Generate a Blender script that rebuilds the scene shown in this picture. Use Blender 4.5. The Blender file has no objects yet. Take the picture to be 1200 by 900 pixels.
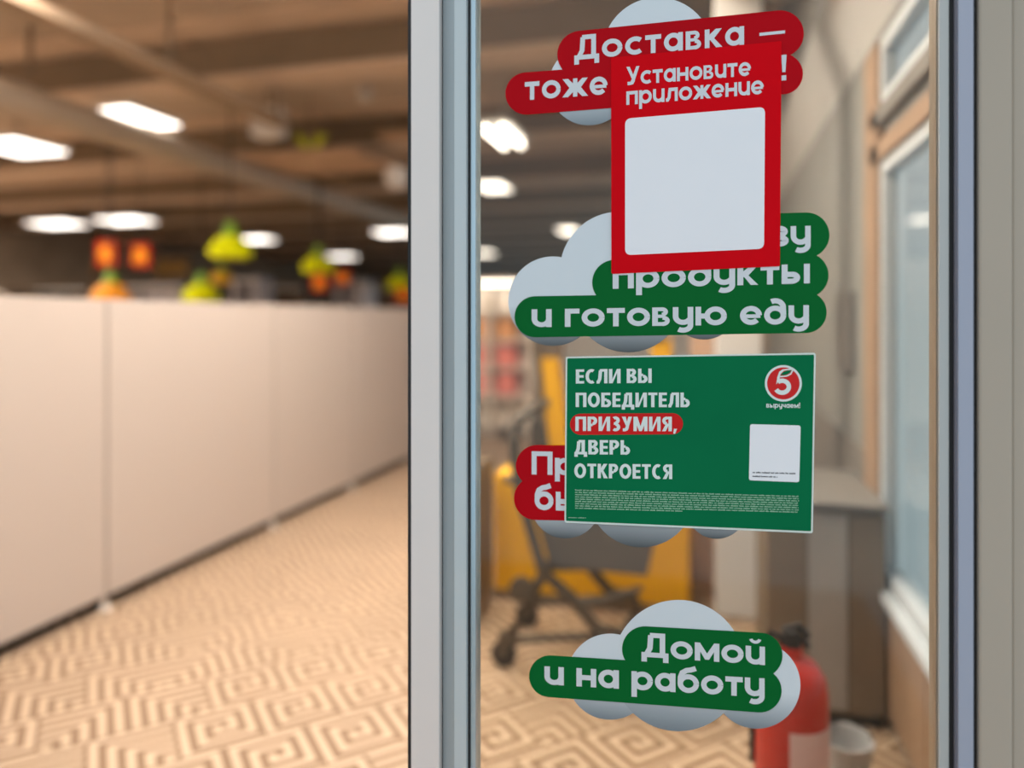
import bpy, math, random
from mathutils import Vector
random.seed(7)
C = bpy.context.scene.collection
PI = math.pi

# ------------------------------------------------------------------ camera
YAW = math.radians(15.0); EYE = 1.5; FPX = 850.0; HZ = 373.0; D = 1.15
cd = bpy.data.cameras.new('camera'); cam = bpy.data.objects.new('camera', cd); C.objects.link(cam)
cam.location = (0, 0, EYE); cam.rotation_euler = (PI/2, 0, YAW)
cd.sensor_fit = 'HORIZONTAL'; cd.sensor_width = 36.0; cd.lens = FPX*36/1200
cd.shift_y = -(450-HZ)/1200; cd.clip_start = 0.02; cd.clip_end = 200
cd.dof.use_dof = True; cd.dof.focus_distance = 1.125; cd.dof.aperture_fstop = 0.92
bpy.context.scene.camera = cam

# ------------------------------------------------------------------ world: pale overcast daylight
w = bpy.data.worlds.new('world'); bpy.context.scene.world = w; w.use_nodes = True
nt = w.node_tree; nt.nodes.clear()
o = nt.nodes.new('ShaderNodeOutputWorld'); b = nt.nodes.new('ShaderNodeBackground')
tc = nt.nodes.new('ShaderNodeTexCoord'); sx = nt.nodes.new('ShaderNodeSeparateXYZ'); cr = nt.nodes.new('ShaderNodeValToRGB')
nt.links.new(tc.outputs['Generated'], sx.inputs[0]); nt.links.new(sx.outputs[2], cr.inputs[0])
cr.color_ramp.elements[0].position = 0.0; cr.color_ramp.elements[0].color = (.50, .63, .71, 1)
cr.color_ramp.elements[1].position = 0.12; cr.color_ramp.elements[1].color = (.68, .76, .82, 1)
nt.links.new(cr.outputs[0], b.inputs[0]); b.inputs[1].default_value = 1.15
nt.links.new(b.outputs[0], o.inputs[0])
vs = bpy.context.scene.view_settings
vs.view_transform = 'Standard'; vs.look = 'None'; vs.exposure = 0.0; vs.gamma = 1.0; vs.use_curve_mapping = False
bpy.context.scene.cycles.use_denoising = True
bpy.context.scene.cycles.max_bounces = 8
bpy.context.scene.cycles.transparent_max_bounces = 16
bpy.context.scene.cycles.caustics_reflective = False
bpy.context.scene.cycles.caustics_refractive = False
bpy.context.scene.cycles.sample_clamp_indirect = 4.0
LUM = 5.0 ; LUM_FILL = 31.0            # radiance of the seen ceiling lamps and of the added fill lamps

# ------------------------------------------------------------------ measuring from the photograph
SY, CY_ = math.sin(YAW), math.cos(YAW)
def ray(px, py):
    u = (px-600)/FPX; v = (HZ-py)/FPX
    return Vector((-SY+u*CY_, CY_+u*SY, v))
def at_y(px, py, y):
    r = ray(px, py); t = y/r.y; return Vector((r.x*t, y, EYE+r.z*t))
def at_x(px, py, x):
    r = ray(px, py); t = x/r.x; return Vector((x, r.y*t, EYE+r.z*t))
def at_z(px, py, z):
    r = ray(px, py); t = (z-EYE)/r.z; return Vector((r.x*t, r.y*t, z))

# ------------------------------------------------------------------ materials
MATS = {}
def mat(name, col, rough=.5, metal=0.0, emit=0.0, var=0.04, scale=8.0, spec=.5, alpha=1.0):
    if name in MATS: return MATS[name]
    m = bpy.data.materials.new(name); m.use_nodes = True; n = m.node_tree
    p = n.nodes['Principled BSDF']
    p.inputs['Roughness'].default_value = rough; p.inputs['Metallic'].default_value = metal
    p.inputs['Specular IOR Level'].default_value = spec; p.inputs['Alpha'].default_value = alpha
    t = n.nodes.new('ShaderNodeTexCoord'); ns = n.nodes.new('ShaderNodeTexNoise'); ns.inputs['Scale'].default_value = scale
    mp = n.nodes.new('ShaderNodeMapRange'); mp.inputs[3].default_value = 1-var; mp.inputs[4].default_value = 1+var
    mx = n.nodes.new('ShaderNodeVectorMath'); mx.operation = 'SCALE'; mx.inputs[0].default_value = col
    n.links.new(t.outputs['Object'], ns.inputs[0]); n.links.new(ns.outputs[0], mp.inputs[0])
    n.links.new(mp.outputs[0], mx.inputs['Scale']); n.links.new(mx.outputs[0], p.inputs['Base Color'])
    if emit:
        p.inputs['Emission Color'].default_value = (*col, 1); p.inputs['Emission Strength'].default_value = emit
    MATS[name] = m; return m

def glass_mat(name, tint=(.93, .95, .93), ior=1.5):
    m = bpy.data.materials.new(name); m.use_nodes = True; n = m.node_tree; n.nodes.clear()
    o = n.nodes.new('ShaderNodeOutputMaterial'); mx = n.nodes.new('ShaderNodeMixShader')
    lw = n.nodes.new('ShaderNodeLayerWeight'); lw.inputs[0].default_value = .5
    pw = n.nodes.new('ShaderNodeMath'); pw.operation = 'POWER'; pw.inputs[1].default_value = 5; n.links.new(lw.outputs['Facing'], pw.inputs[0])
    f = n.nodes.new('ShaderNodeMapRange'); f0 = ((ior-1)/(ior+1))**2; f.inputs[3].default_value = f0; f.inputs[4].default_value = 1.0; n.links.new(pw.outputs[0], f.inputs[0])
    t = n.nodes.new('ShaderNodeBsdfTransparent'); t.inputs[0].default_value = (*tint, 1)
    g = n.nodes.new('ShaderNodeBsdfGlossy'); g.inputs['Roughness'].default_value = 0.02
    n.links.new(f.outputs[0], mx.inputs[0]); n.links.new(t.outputs[0], mx.inputs[1]); n.links.new(g.outputs[0], mx.inputs[2])
    n.links.new(mx.outputs[0], o.inputs[0]); MATS[name] = m; return m

def floor_mat():
    m = bpy.data.materials.new('meander_floor'); m.use_nodes = True; n = m.node_tree
    p = n.nodes['Principled BSDF']; p.inputs['Roughness'].default_value = .42; p.inputs['Specular IOR Level'].default_value = .35
    L = n.links
    def M(op, a, b=None, c=None):
        k = n.nodes.new('ShaderNodeMath'); k.operation = op
        for i, v in enumerate((a, b, c)):
            if v is None: continue
            if isinstance(v, (int, float)): k.inputs[i].default_value = v
            else: L.new(v, k.inputs[i])
        return k.outputs[0]
    g = n.nodes.new('ShaderNodeNewGeometry'); s = n.nodes.new('ShaderNodeSeparateXYZ'); L.new(g.outputs['Position'], s.inputs[0])
    x, y = s.outputs[0], s.outputs[1]
    P = 0.056; CELL = P*5
    pc = M('MULTIPLY', M('ADD', x, y), .70711/CELL); qc = M('MULTIPLY', M('SUBTRACT', y, x), .70711/CELL)
    pc = M('ADD', pc, 40.10); qc = M('ADD', qc, 40.35)
    row = M('FLOOR', qc); pc = M('ADD', pc, M('MULTIPLY', M('MODULO', row, 2.0), 0.5))
    cp = M('FLOOR', pc)
    fp = M('SUBTRACT', M('SUBTRACT', pc, cp), .5); fq = M('SUBTRACT', M('SUBTRACT', qc, row), .5)   # -.5 .. .5
    # square spiral: the lower half is concentric about a point half a period further on
    low = M('LESS_THAN', fq, 0.0); hp = 1/10
    fps = M('SUBTRACT', fp, M('MULTIPLY', low, hp))
    d1 = M('ADD', M('MAXIMUM', M('ABSOLUTE', fps), M('ABSOLUTE', fq)), M('MULTIPLY', low, hp))
    # nested corners
    wn = n.nodes.new('ShaderNodeTexWhiteNoise'); wn.noise_dimensions = '2D'
    cv = n.nodes.new('ShaderNodeCombineXYZ'); L.new(cp, cv.inputs[0]); L.new(row, cv.inputs[1]); L.new(cv.outputs[0], wn.inputs['Vector'])
    rnd = wn.outputs['Value']
    sgn = M('SUBTRACT', M('MULTIPLY', M('GREATER_THAN', rnd, .78), 2.0), 1.0)
    d2 = M('MAXIMUM', M('ADD', M('MULTIPLY', fp, sgn), .6), M('ADD', fq, .6))
    pick = M('GREATER_THAN', rnd, .52)
    d = M('ADD', M('MULTIPLY', d1, M('SUBTRACT', 1.0, pick)), M('MULTIPLY', d2, pick))
    st = M('ABSOLUTE', M('SUBTRACT', M('MULTIPLY', M('FRACT', M('MULTIPLY', d, 5.0)), 2.0), 1.0))
    r = n.nodes.new('ShaderNodeMapRange'); L.new(st, r.inputs[0]); r.inputs[1].default_value = .40; r.inputs[2].default_value = .60
    ns = n.nodes.new('ShaderNodeTexNoise'); ns.inputs['Scale'].default_value = 3.0; L.new(g.outputs['Position'], ns.inputs[0])
    mx = n.nodes.new('ShaderNodeMix'); mx.data_type = 'RGBA'
    mx.inputs[6].default_value = (.22, .14, .085, 1); mx.inputs[7].default_value = (.56, .43, .315, 1)
    L.new(r.outputs[0], mx.inputs[0])
    hv = n.nodes.new('ShaderNodeHueSaturation'); L.new(mx.outputs[2], hv.inputs['Color'])
    L.new(M('ADD', M('MULTIPLY', ns.outputs[0], .25), .875), hv.inputs['Value'])
    L.new(hv.outputs[0], p.inputs['Base Color'])
    return m

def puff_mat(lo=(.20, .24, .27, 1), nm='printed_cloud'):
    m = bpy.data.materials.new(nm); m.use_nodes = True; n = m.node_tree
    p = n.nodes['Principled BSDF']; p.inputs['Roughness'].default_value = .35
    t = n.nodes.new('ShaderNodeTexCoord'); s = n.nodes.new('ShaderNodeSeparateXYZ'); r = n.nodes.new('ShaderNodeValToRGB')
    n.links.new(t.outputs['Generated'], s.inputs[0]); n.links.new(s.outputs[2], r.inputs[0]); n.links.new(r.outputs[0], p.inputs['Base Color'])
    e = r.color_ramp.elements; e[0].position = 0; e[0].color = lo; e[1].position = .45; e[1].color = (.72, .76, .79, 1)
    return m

def ceiling_mat():
    m = mat('ceiling_deck', (.52, .43, .345), .8, var=.25, scale=1.2)
    return m

# ------------------------------------------------------------------ mesh building
def wloc(o):
    v = Vector((0, 0, 0))
    while o is not None: v += o.location; o = o.parent
    return v
class MB:
    def __init__(s): s.v = []; s.f = []; s.smooth = False
    def quad(s, *p):
        k = len(s.v); s.v += [tuple(q) for q in p]; s.f.append(tuple(range(k, k+len(p)))); return s
    def box(s, a, b):
        (x0, y0, z0), (x1, y1, z1) = a, b; k = len(s.v)
        s.v += [(x, y, z) for z in (z0, z1) for (x, y) in ((x0, y0), (x1, y0), (x1, y1), (x0, y1))]
        s.f += [tuple(k+i for i in f) for f in ((3, 2, 1, 0), (4, 5, 6, 7), (0, 1, 5, 4), (1, 2, 6, 5), (2, 3, 7, 6), (3, 0, 4, 7))]; return s
    def prism(s, pts, y0, y1):                 # polygon in xz, extruded along y
        k = len(s.v); n = len(pts)
        s.v += [(x, y0, z) for x, z in pts]+[(x, y1, z) for x, z in pts]
        s.f.append(tuple(range(k, k+n))); s.f.append(tuple(range(k+2*n-1, k+n-1, -1)))
        for i in range(n): j = (i+1) % n; s.f.append((k+i, k+n+i, k+n+j, k+j))
        return s
    def prism_z(s, pts, z0, z1):               # polygon in xy, extruded along z
        k = len(s.v); n = len(pts)
        s.v += [(x, y, z0) for x, y in pts]+[(x, y, z1) for x, y in pts]
        s.f.append(tuple(range(k+n-1, k-1, -1))); s.f.append(tuple(range(k+n, k+2*n)))
        for i in range(n): j = (i+1) % n; s.f.append((k+i, k+j, k+n+j, k+n+i))
        return s
    def lathe(s, c, prof, n=24, axis='z'):
        k = len(s.v); s.smooth = True
        for r, h in prof:
            for i in range(n):
                a = 2*PI*i/n
                if axis == 'z': s.v.append((c[0]+r*math.cos(a), c[1]+r*math.sin(a), c[2]+h))
                elif axis == 'y': s.v.append((c[0]+r*math.cos(a), c[1]+h, c[2]+r*math.sin(a)))
                else: s.v.append((c[0]+h, c[1]+r*math.cos(a), c[2]+r*math.sin(a)))
        for j in range(len(prof)-1):
            for i in range(n):
                q = (i+1) % n; s.f.append((k+j*n+i, k+j*n+q, k+(j+1)*n+q, k+(j+1)*n+i))
        return s
    def tube(s, pts, r, n=10):
        s.smooth = True; pts = [Vector(p) for p in pts]; k = len(s.v)
        for i, p in enumerate(pts):
            d = (pts[min(i+1, len(pts)-1)]-pts[max(i-1, 0)]).normalized()
            a = Vector((0, 0, 1)) if abs(d.z) < .9 else Vector((1, 0, 0))
            e = d.cross(a).normalized(); g = d.cross(e)
            for q in range(n):
                t = 2*PI*q/n; s.v.append(tuple(p+e*r*math.cos(t)+g*r*math.sin(t)))
        for j in range(len(pts)-1):
            for i in range(n):
                q = (i+1) % n; s.f.append((k+j*n+i, k+j*n+q, k+(j+1)*n+q, k+(j+1)*n+i))
        s.f.append(tuple(range(k, k+n))); s.f.append(tuple(range(k+len(pts)*n-1, k+(len(pts)-1)*n-1, -1)))
        return s
    def build(s, name, m, parent=None, loc=None, bevel=0):
        me = bpy.data.meshes.new(name)
        base = wloc(parent) if parent is not None else Vector((0, 0, 0))
        if loc is not None: base = Vector(loc)
        me.from_pydata([tuple(Vector(p)-base) for p in s.v], [], s.f)
        me.materials.append(m)
        if s.smooth:
            for p in me.polygons: p.use_smooth = True
        o = bpy.data.objects.new(name, me); C.objects.link(o)
        if parent is not None: o.parent = parent
        if parent is None and loc is not None: o.location = base
        if parent is not None and loc is not None: o.location = base-wloc(parent)
        if s.smooth:
            try: me.set_sharp_from_angle(angle=math.radians(40))
            except Exception: pass
        if bevel:
            bv = o.modifiers.new('bevel', 'BEVEL'); bv.width = bevel; bv.segments = 2; bv.limit_method = 'ANGLE'
        return o
def tag(o, label, cat, group=None, kind=None):
    o['label'] = label; o['category'] = cat
    if group: o['group'] = group
    if kind: o['kind'] = kind
    return o
def empty(name, loc, label=None, cat=None, group=None):
    o = bpy.data.objects.new(name, None); C.objects.link(o); o.location = loc; o.empty_display_size = .05
    if label: tag(o, label, cat, group)
    return o
def struct(o, label=None, cat=None):
    o['kind'] = 'structure'
    if label: o['label'] = label
    if cat: o['category'] = cat
    return o
def box_obj(name, a, b, m, parent=None, bevel=0): return MB().box(a, b).build(name, m, parent, bevel=bevel)

# ------------------------------------------------------------------ large structure
X0, X1, Y1_, ZC = -18.0, 0.66, 36.0, 4.3
fl = MB().box((X0, -2.0, -.05), (X1+.15, Y1_, 0)).build('floor', floor_mat()); struct(fl, 'floor of beige and brown square meander pattern laid diagonally', 'floor')
M_ceil = ceiling_mat()
ce = struct(box_obj('ceiling', (X0, D+.1, ZC), (X1+.15, Y1_, ZC+.1), M_ceil), 'dark brown open ceiling deck crossed by beams', 'ceiling')
M_beam = mat('beam_paint', (.66, .53, .42), .7, var=.12, scale=2); M_beamd = mat('beam_dark', (.26, .205, .15), .8, var=.1)
k = 0
for i in range(10):
    yb = 6.35+i*2.95
    r_ = struct(bpy.data.objects.new('trim_%d' % (i+1), None), 'ceiling crossbeam number %d from the door, with pale flanges and dark web' % (i+1), 'beam'); C.objects.link(r_); r_.location = ((X0+X1)/2, yb, ZC)
    box_obj('lower_flange', (X0+.1, yb-.20, 3.86), (X1-.1, yb+.20, 3.90), M_beam, r_)
    box_obj('web', (X0+.1, yb-.06, 3.90), (X1-.1, yb+.06, ZC), M_beamd, r_)
    box_obj('upper_flange', (X0+.1, yb-.62, ZC-.05), (X1-.1, yb-.28, ZC-.001), M_beam, r_)
M_far = mat('far_wall_paint', (.30, .22, .15), .8, var=.5, scale=1.5)
struct(box_obj('wall_back', (X0, Y1_-.05, 0), (X1+.15, Y1_+.1, ZC), M_far), 'dark brown far wall of the shop', 'wall')
struct(box_obj('wall_left', (X0-.1, D, 0), (X0, Y1_, ZC), M_far), 'dark side wall of the shop', 'wall')
# front wall (the shopfront plane, y = D)
GX = lambda px, y=D: at_y(px, 400, y).x
M_wallf = mat('beige_render', (.47, .39, .31), .75, var=.05, scale=3)
struct(box_obj('wall_front', (X0, D+.03, 0), (-2.3, D+.15, ZC), M_wallf), 'front wall beside the doorway', 'wall')
struct(box_obj('trim_11', (-2.3, D+.03, 2.45), (4.0, D+.15, ZC), M_wallf), 'wall panel over the door', 'wall')

# right side of the vestibule: a wall of windows on x = X1
M_wr = mat('grey_beige_wall', (.23, .235, .23), .7, var=.06, scale=2)
M_wd = mat('brown_wood', (.30, .20, .13), .55, var=.18, scale=5)
M_gw = mat('grey_board', (.17, .16, .15), .6, var=.1, scale=5)
M_fr = mat('white_window_frame', (.55, .62, .68), .4)
M_glass = glass_mat('window_glass', (.97, .98, .98), 1.35)
zs, zt0, zt1, ztop = .51, 2.10, 2.30, 2.56         # sill, lower pane top, upper pane bottom and top
ya, yb_ = 1.35, 3.05
wr = MB()
wr.box((X1, D+.1, 0), (X1+.04, 12.0, zs)); wr.box((X1, D+.1, zt0), (X1+.04, yb_, zt1)); wr.box((X1, D+.1, ztop), (X1+.04, 12.0, ZC))
wr.box((X1, yb_, zs), (X1+.04, 12.0, ztop)); wr.box((X1, D+.1, zs), (X1+.04, ya, ztop))
wall_right = struct(wr.build('wall_right', M_wr), 'grey beige wall with windows to the right behind the glass door', 'wall')
def window(name, z0, z1, lab, mull):
    r = struct(bpy.data.objects.new(name, None), lab, 'window'); C.objects.link(r); r.location = (X1+.05, (ya+yb_)/2, z0)
    f = MB(); t = .05
    f.box((X1-.015, ya, z0), (X1+.04, yb_, z0+t)); f.box((X1-.015, ya, z1-t), (X1+.04, yb_, z1))
    f.build('window_frame', M_fr, r)
    for y0 in (ya, yb_-.05): MB().box((X1-.015, y0, z0+t), (X1+.03, y0+(.05 if y0 > ya else t), z1-t)).build('frame_post', M_fr, r)
    for y0 in mull: MB().box((X1-.01, y0, z0+t), (X1+.03, y0+.05, z1-t)).build('mullion', M_fr, r)
    MB().box((X1+.02, ya+t, z0+t), (X1+.026, yb_-t, z1-t)).build('window_pane', M_glass, r)
    return r
window('window_1', zs, zt0, 'tall pale window over the wooden wall panels, seen through the door glass', (2.05,))
window('window_2', zt1, ztop, 'slim upper transom window above the tall window', (2.05,))
MB().box((X1-.05, ya, zs-.035), (X1+.0, yb_+.05, zs)).build('window_sill', M_fr, wall_right)
MB().box((X1-.03, D+.15, zt0+.0), (X1, yb_+.12, zt0+.07)).build('transom_rail', M_wd, wall_right)
MB().box((X1-.03, D+.15, zt1-.06), (X1, yb_+.12, zt1)).build('transom_rail', M_gw, wall_right)
# casing, wooden boards below the sill, grey boards further in
MB().box((X1-.03, yb_, zs), (X1, yb_+.22, ztop)).build('window_casing', M_wd, wall_right)
yy = 1.45
for i in range(14):
    wdt = .33 if yy < 3.1 else .45
    m = M_wd if yy < 3.1 else M_gw
    MB().box((X1-.022, yy+.006, .06), (X1, yy+wdt-.006, zs-.05 if yy < 3.1 else .95)).build('panel', m, wall_right, bevel=.003)
    yy += wdt
    if yy > 8.5: break
MB().box((X1-.03, 3.6, 1.25), (X1, 3.95, 1.62)).build('notice_board', M_gw, wall_right)
M_sof = mat('pale_soffit', (.50, .51, .51), .6)
cn = MB(); cn.quad((X1-.004, D+.2, 2.62), (X1-.004, 9.0, 2.62), (X1-.12, 9.0, 3.0), (X1-.12, D+.2, 3.0)); cn.quad((X1-.12, D+.2, 3.0), (X1-.12, 9, 3.0), (X1, 9, 3.03), (X1, D+.2, 3.03))
cn.build('cornice', M_sof, wall_right)
M_blk0 = mat('black_plinth', (.02, .02, .02), .6); M_brn = mat('brown_duct_paint', (.20, .15, .10), .6, var=.1)
p0 = at_z(1000, 40, 3.05)
tag(MB().box((.28, 2.0, 3.02), (.46, 3.7, 3.34)).build('ceiling_duct', M_brn, loc=(.37, 2.85, 3.02)), 'short brown box duct near the window wall at the top right', 'duct')
tag(MB().tube([(.10, 2.2, 3.18), (.10, 9.0, 3.18)], .05).build('ceiling_pipe', M_sof, loc=(.10, 5, 3.13)), 'pale round pipe under the ceiling, right of the red banners', 'pipe')

# low cabinet against the window wall
cb = empty('low_cabinet', (.42, 3.1, 0), 'low cabinet with dark brown and grey doors standing behind the red fire extinguisher', 'cabinet')
M_cbr = mat('cabinet_brown', (.16, .125, .09), .5, var=.15); M_cgr = mat('cabinet_grey', (.30, .29, .285), .5, var=.1)
MB().box((.22, 2.90, .04), (.60, 3.5, .80)).build('cabinet_body', M_cbr, cb)
MB().box((.225, 2.885, .06), (.36, 2.90, .78)).build('door', M_cbr, cb, bevel=.002)
MB().box((.365, 2.885, .06), (.50, 2.90, .78)).build('door', M_cgr, cb, bevel=.002)
MB().box((.505, 2.885, .06), (.625, 2.90, .78)).build('door', M_cbr, cb, bevel=.002)
MB().box((.21, 2.87, .80), (.635, 3.52, .822)).build('cabinet_top', M_gw, cb, bevel=.003)
MB().box((.24, 2.92, 0), (.61, 3.48, .04)).build('plinth', M_blk0, cb)
bq = at_y(990, 860, 2.5)
bu = empty('bucket', (bq.x, 2.5, 0), 'pale grey bucket on the floor right of the fire extinguisher', 'bucket')
MB().lathe((bq.x, 2.5, 0), [(.001, .001), (.065, .001), (.085, .17), (.088, .172), (.080, .172), (.06, .02), (.001, .02)], 20).build('bucket_body', mat('pale_grey_plastic', (.42, .44, .46), .5), bu)
MB().tube([(bq.x-.085, 2.5, .16), (bq.x-.07, 2.5, .20), (bq.x, 2.5, .225), (bq.x+.07, 2.5, .20), (bq.x+.085, 2.5, .16)], .004, 6).build('bail_handle', M_blk0, bu)

# far end of the vestibule: pillar and wall pieces
M_wh = mat('white_paint', (.88, .88, .88), .6, var=.03); M_cream = mat('cream_paint', (.86, .78, .70), .6, var=.06)
a = at_y(838, 600, 3.8); b2 = at_y(893, 600, 3.8)
struct(MB().box((a.x, 3.8, 0), (b2.x, 4.05, ZC)).build('trim_12', M_wh, bevel=.01), 'white square pillar between the yellow stand and the low cabinet', 'pillar')
a = at_y(809, 600, 4.2); b2 = at_y(846, 600, 4.2)
struct(MB().box((a.x, 4.2, 0), (b2.x, 4.26, 1.42)).build('trim_14', mat('tan_board', (.60, .42, .31), .6), bevel=.004), 'narrow tan board between the yellow stand and the white pillar', 'panel')
a = at_y(812, 600, 8.6); 
struct(MB().box((a.x, 8.6, 0), (X1, 8.7, ZC)).build('wall_partition', mat('tan_wall', (.42, .33, .26), .7)), 'tan end wall behind the white pillar', 'wall')
a = at_y(652, 600, 11.5); b2 = at_y(815, 600, 11.5)
struct(MB().box((a.x, 11.5, 0), (b2.x, 11.6, 2.35)).build('wall_end', M_wh), 'low whitish screen wall far behind the green poster', 'wall')

# ------------------------------------------------------------------ shopfront frame and glass door
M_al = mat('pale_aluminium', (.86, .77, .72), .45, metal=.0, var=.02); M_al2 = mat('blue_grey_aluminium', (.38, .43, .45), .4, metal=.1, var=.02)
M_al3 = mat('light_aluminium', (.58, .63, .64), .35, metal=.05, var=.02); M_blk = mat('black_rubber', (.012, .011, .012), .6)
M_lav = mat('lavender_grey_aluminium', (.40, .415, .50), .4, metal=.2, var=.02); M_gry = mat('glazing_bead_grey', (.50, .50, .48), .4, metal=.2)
ZT = 2.45
def vstrip(name, p0, p1, y0, y1, m, parent, bevel=.0):
    return MB().box((GX(p0, y0), y0, 0), (GX(p1, y0), y1, ZT)).build(name, m, parent, bevel=bevel)
jamb = struct(bpy.data.objects.new('trim_13', None), 'pale aluminium door post left of the glass leaf', 'door frame'); C.objects.link(jamb); jamb.location = (GX(498), D, 0)
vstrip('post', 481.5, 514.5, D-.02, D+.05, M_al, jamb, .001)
MB().box((-2.3, D-.02, 0), (-2.25, D+.05, ZT)).build('far_post', M_al, jamb)
vstrip('seal', 478, 481.5, D-.016, D+.045, M_blk, jamb)
vstrip('seal', 514.5, 519, D-.006, D+.04, M_blk, jamb)
door = struct(bpy.data.objects.new('door_1', None), 'glass door leaf covered in red and green stickers', 'door'); C.objects.link(door); door.location = (GX(800), D, 0)
yf = D-.02
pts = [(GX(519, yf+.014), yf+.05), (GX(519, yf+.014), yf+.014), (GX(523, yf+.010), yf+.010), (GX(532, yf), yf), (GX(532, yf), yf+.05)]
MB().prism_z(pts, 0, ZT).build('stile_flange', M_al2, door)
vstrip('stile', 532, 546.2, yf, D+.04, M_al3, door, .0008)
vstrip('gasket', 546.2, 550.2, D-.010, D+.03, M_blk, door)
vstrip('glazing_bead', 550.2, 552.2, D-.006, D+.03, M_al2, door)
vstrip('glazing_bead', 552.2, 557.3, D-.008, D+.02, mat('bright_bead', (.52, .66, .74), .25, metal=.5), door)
vstrip('glazing_bead', 1097, 1100, D-.004, D+.03, mat('brown_bead', (.24, .19, .14), .4), door)
vstrip('glazing_bead', 1100, 1112.5, D-.008, D+.03, M_gry, door, .0015)
vstrip('gasket', 1112.5, 1119, D-.004, D+.03, M_blk, door)
vstrip('stile_flange', 1119, 1123, D-.010, D+.04, mat('dark_lavender_bead', (.22, .21, .25), .4), door)  # narrow strip in a darker lavender grey
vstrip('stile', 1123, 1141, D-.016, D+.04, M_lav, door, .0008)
vstrip('gasket', 1141, 1143, D-.006, D+.04, M_blk, door)
MB().box((GX(556), D, 0.02), (GX(1100), D+.006, ZT)).build('glass_pane', glass_mat('door_glass', (.92, .91, .87), 1.42), door)
MB().box((GX(519), D-.02, ZT-.08), (GX(1141), D+.04, ZT)).build('top_rail', M_al3, door)
MB().box((GX(532), D-.02, 0.01), (GX(1123), D+.04, .12)).build('bottom_rail', M_al3, door)
x1143 = GX(1143)
wf = MB().box((x1143, D-.012, 0), (x1143+.042, D+.12, ZC)); wf.box((x1143+.042, D-.004, 0), (4.0, D+.12, ZC))
struct(wf.build('wall_front_right', M_wallf, bevel=.004), 'beige wall strip at the right edge beside the door', 'wall')

# ------------------------------------------------------------------ lettering: a small stroke font
def arc(cx, cy, rx, ry, a0, a1, n=None):
    n = n or max(6, int(abs(a1-a0)/9))
    return [(cx+rx*math.cos(math.radians(a0+(a1-a0)*i/n)), cy+ry*math.sin(math.radians(a0+(a1-a0)*i/n))) for i in range(n+1)]
SID = [0]
def ribbon(pts, s):
    SID[0] += 1
    h = s/2; L = []; R = []; n = len(pts)
    for i, (x, y) in enumerate(pts):
        d0 = d1 = None
        if i > 0: d0 = Vector((x-pts[i-1][0], y-pts[i-1][1])).normalized()
        if i < n-1: d1 = Vector((pts[i+1][0]-x, pts[i+1][1]-y)).normalized()
        if d0 is None: t = d1; k = 1
        elif d1 is None: t = d0; k = 1
        else:
            t = (d0+d1).normalized(); k = min(2.2, 1/max(.3, t.dot(d0)))
        L.append((x-t.y*h*k, y+t.x*h*k)); R.append((x+t.y*h*k, y-t.x*h*k))
    return [(SID[0], [L[i], L[i+1], R[i+1], R[i]]) for i in range(n-1)]
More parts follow.
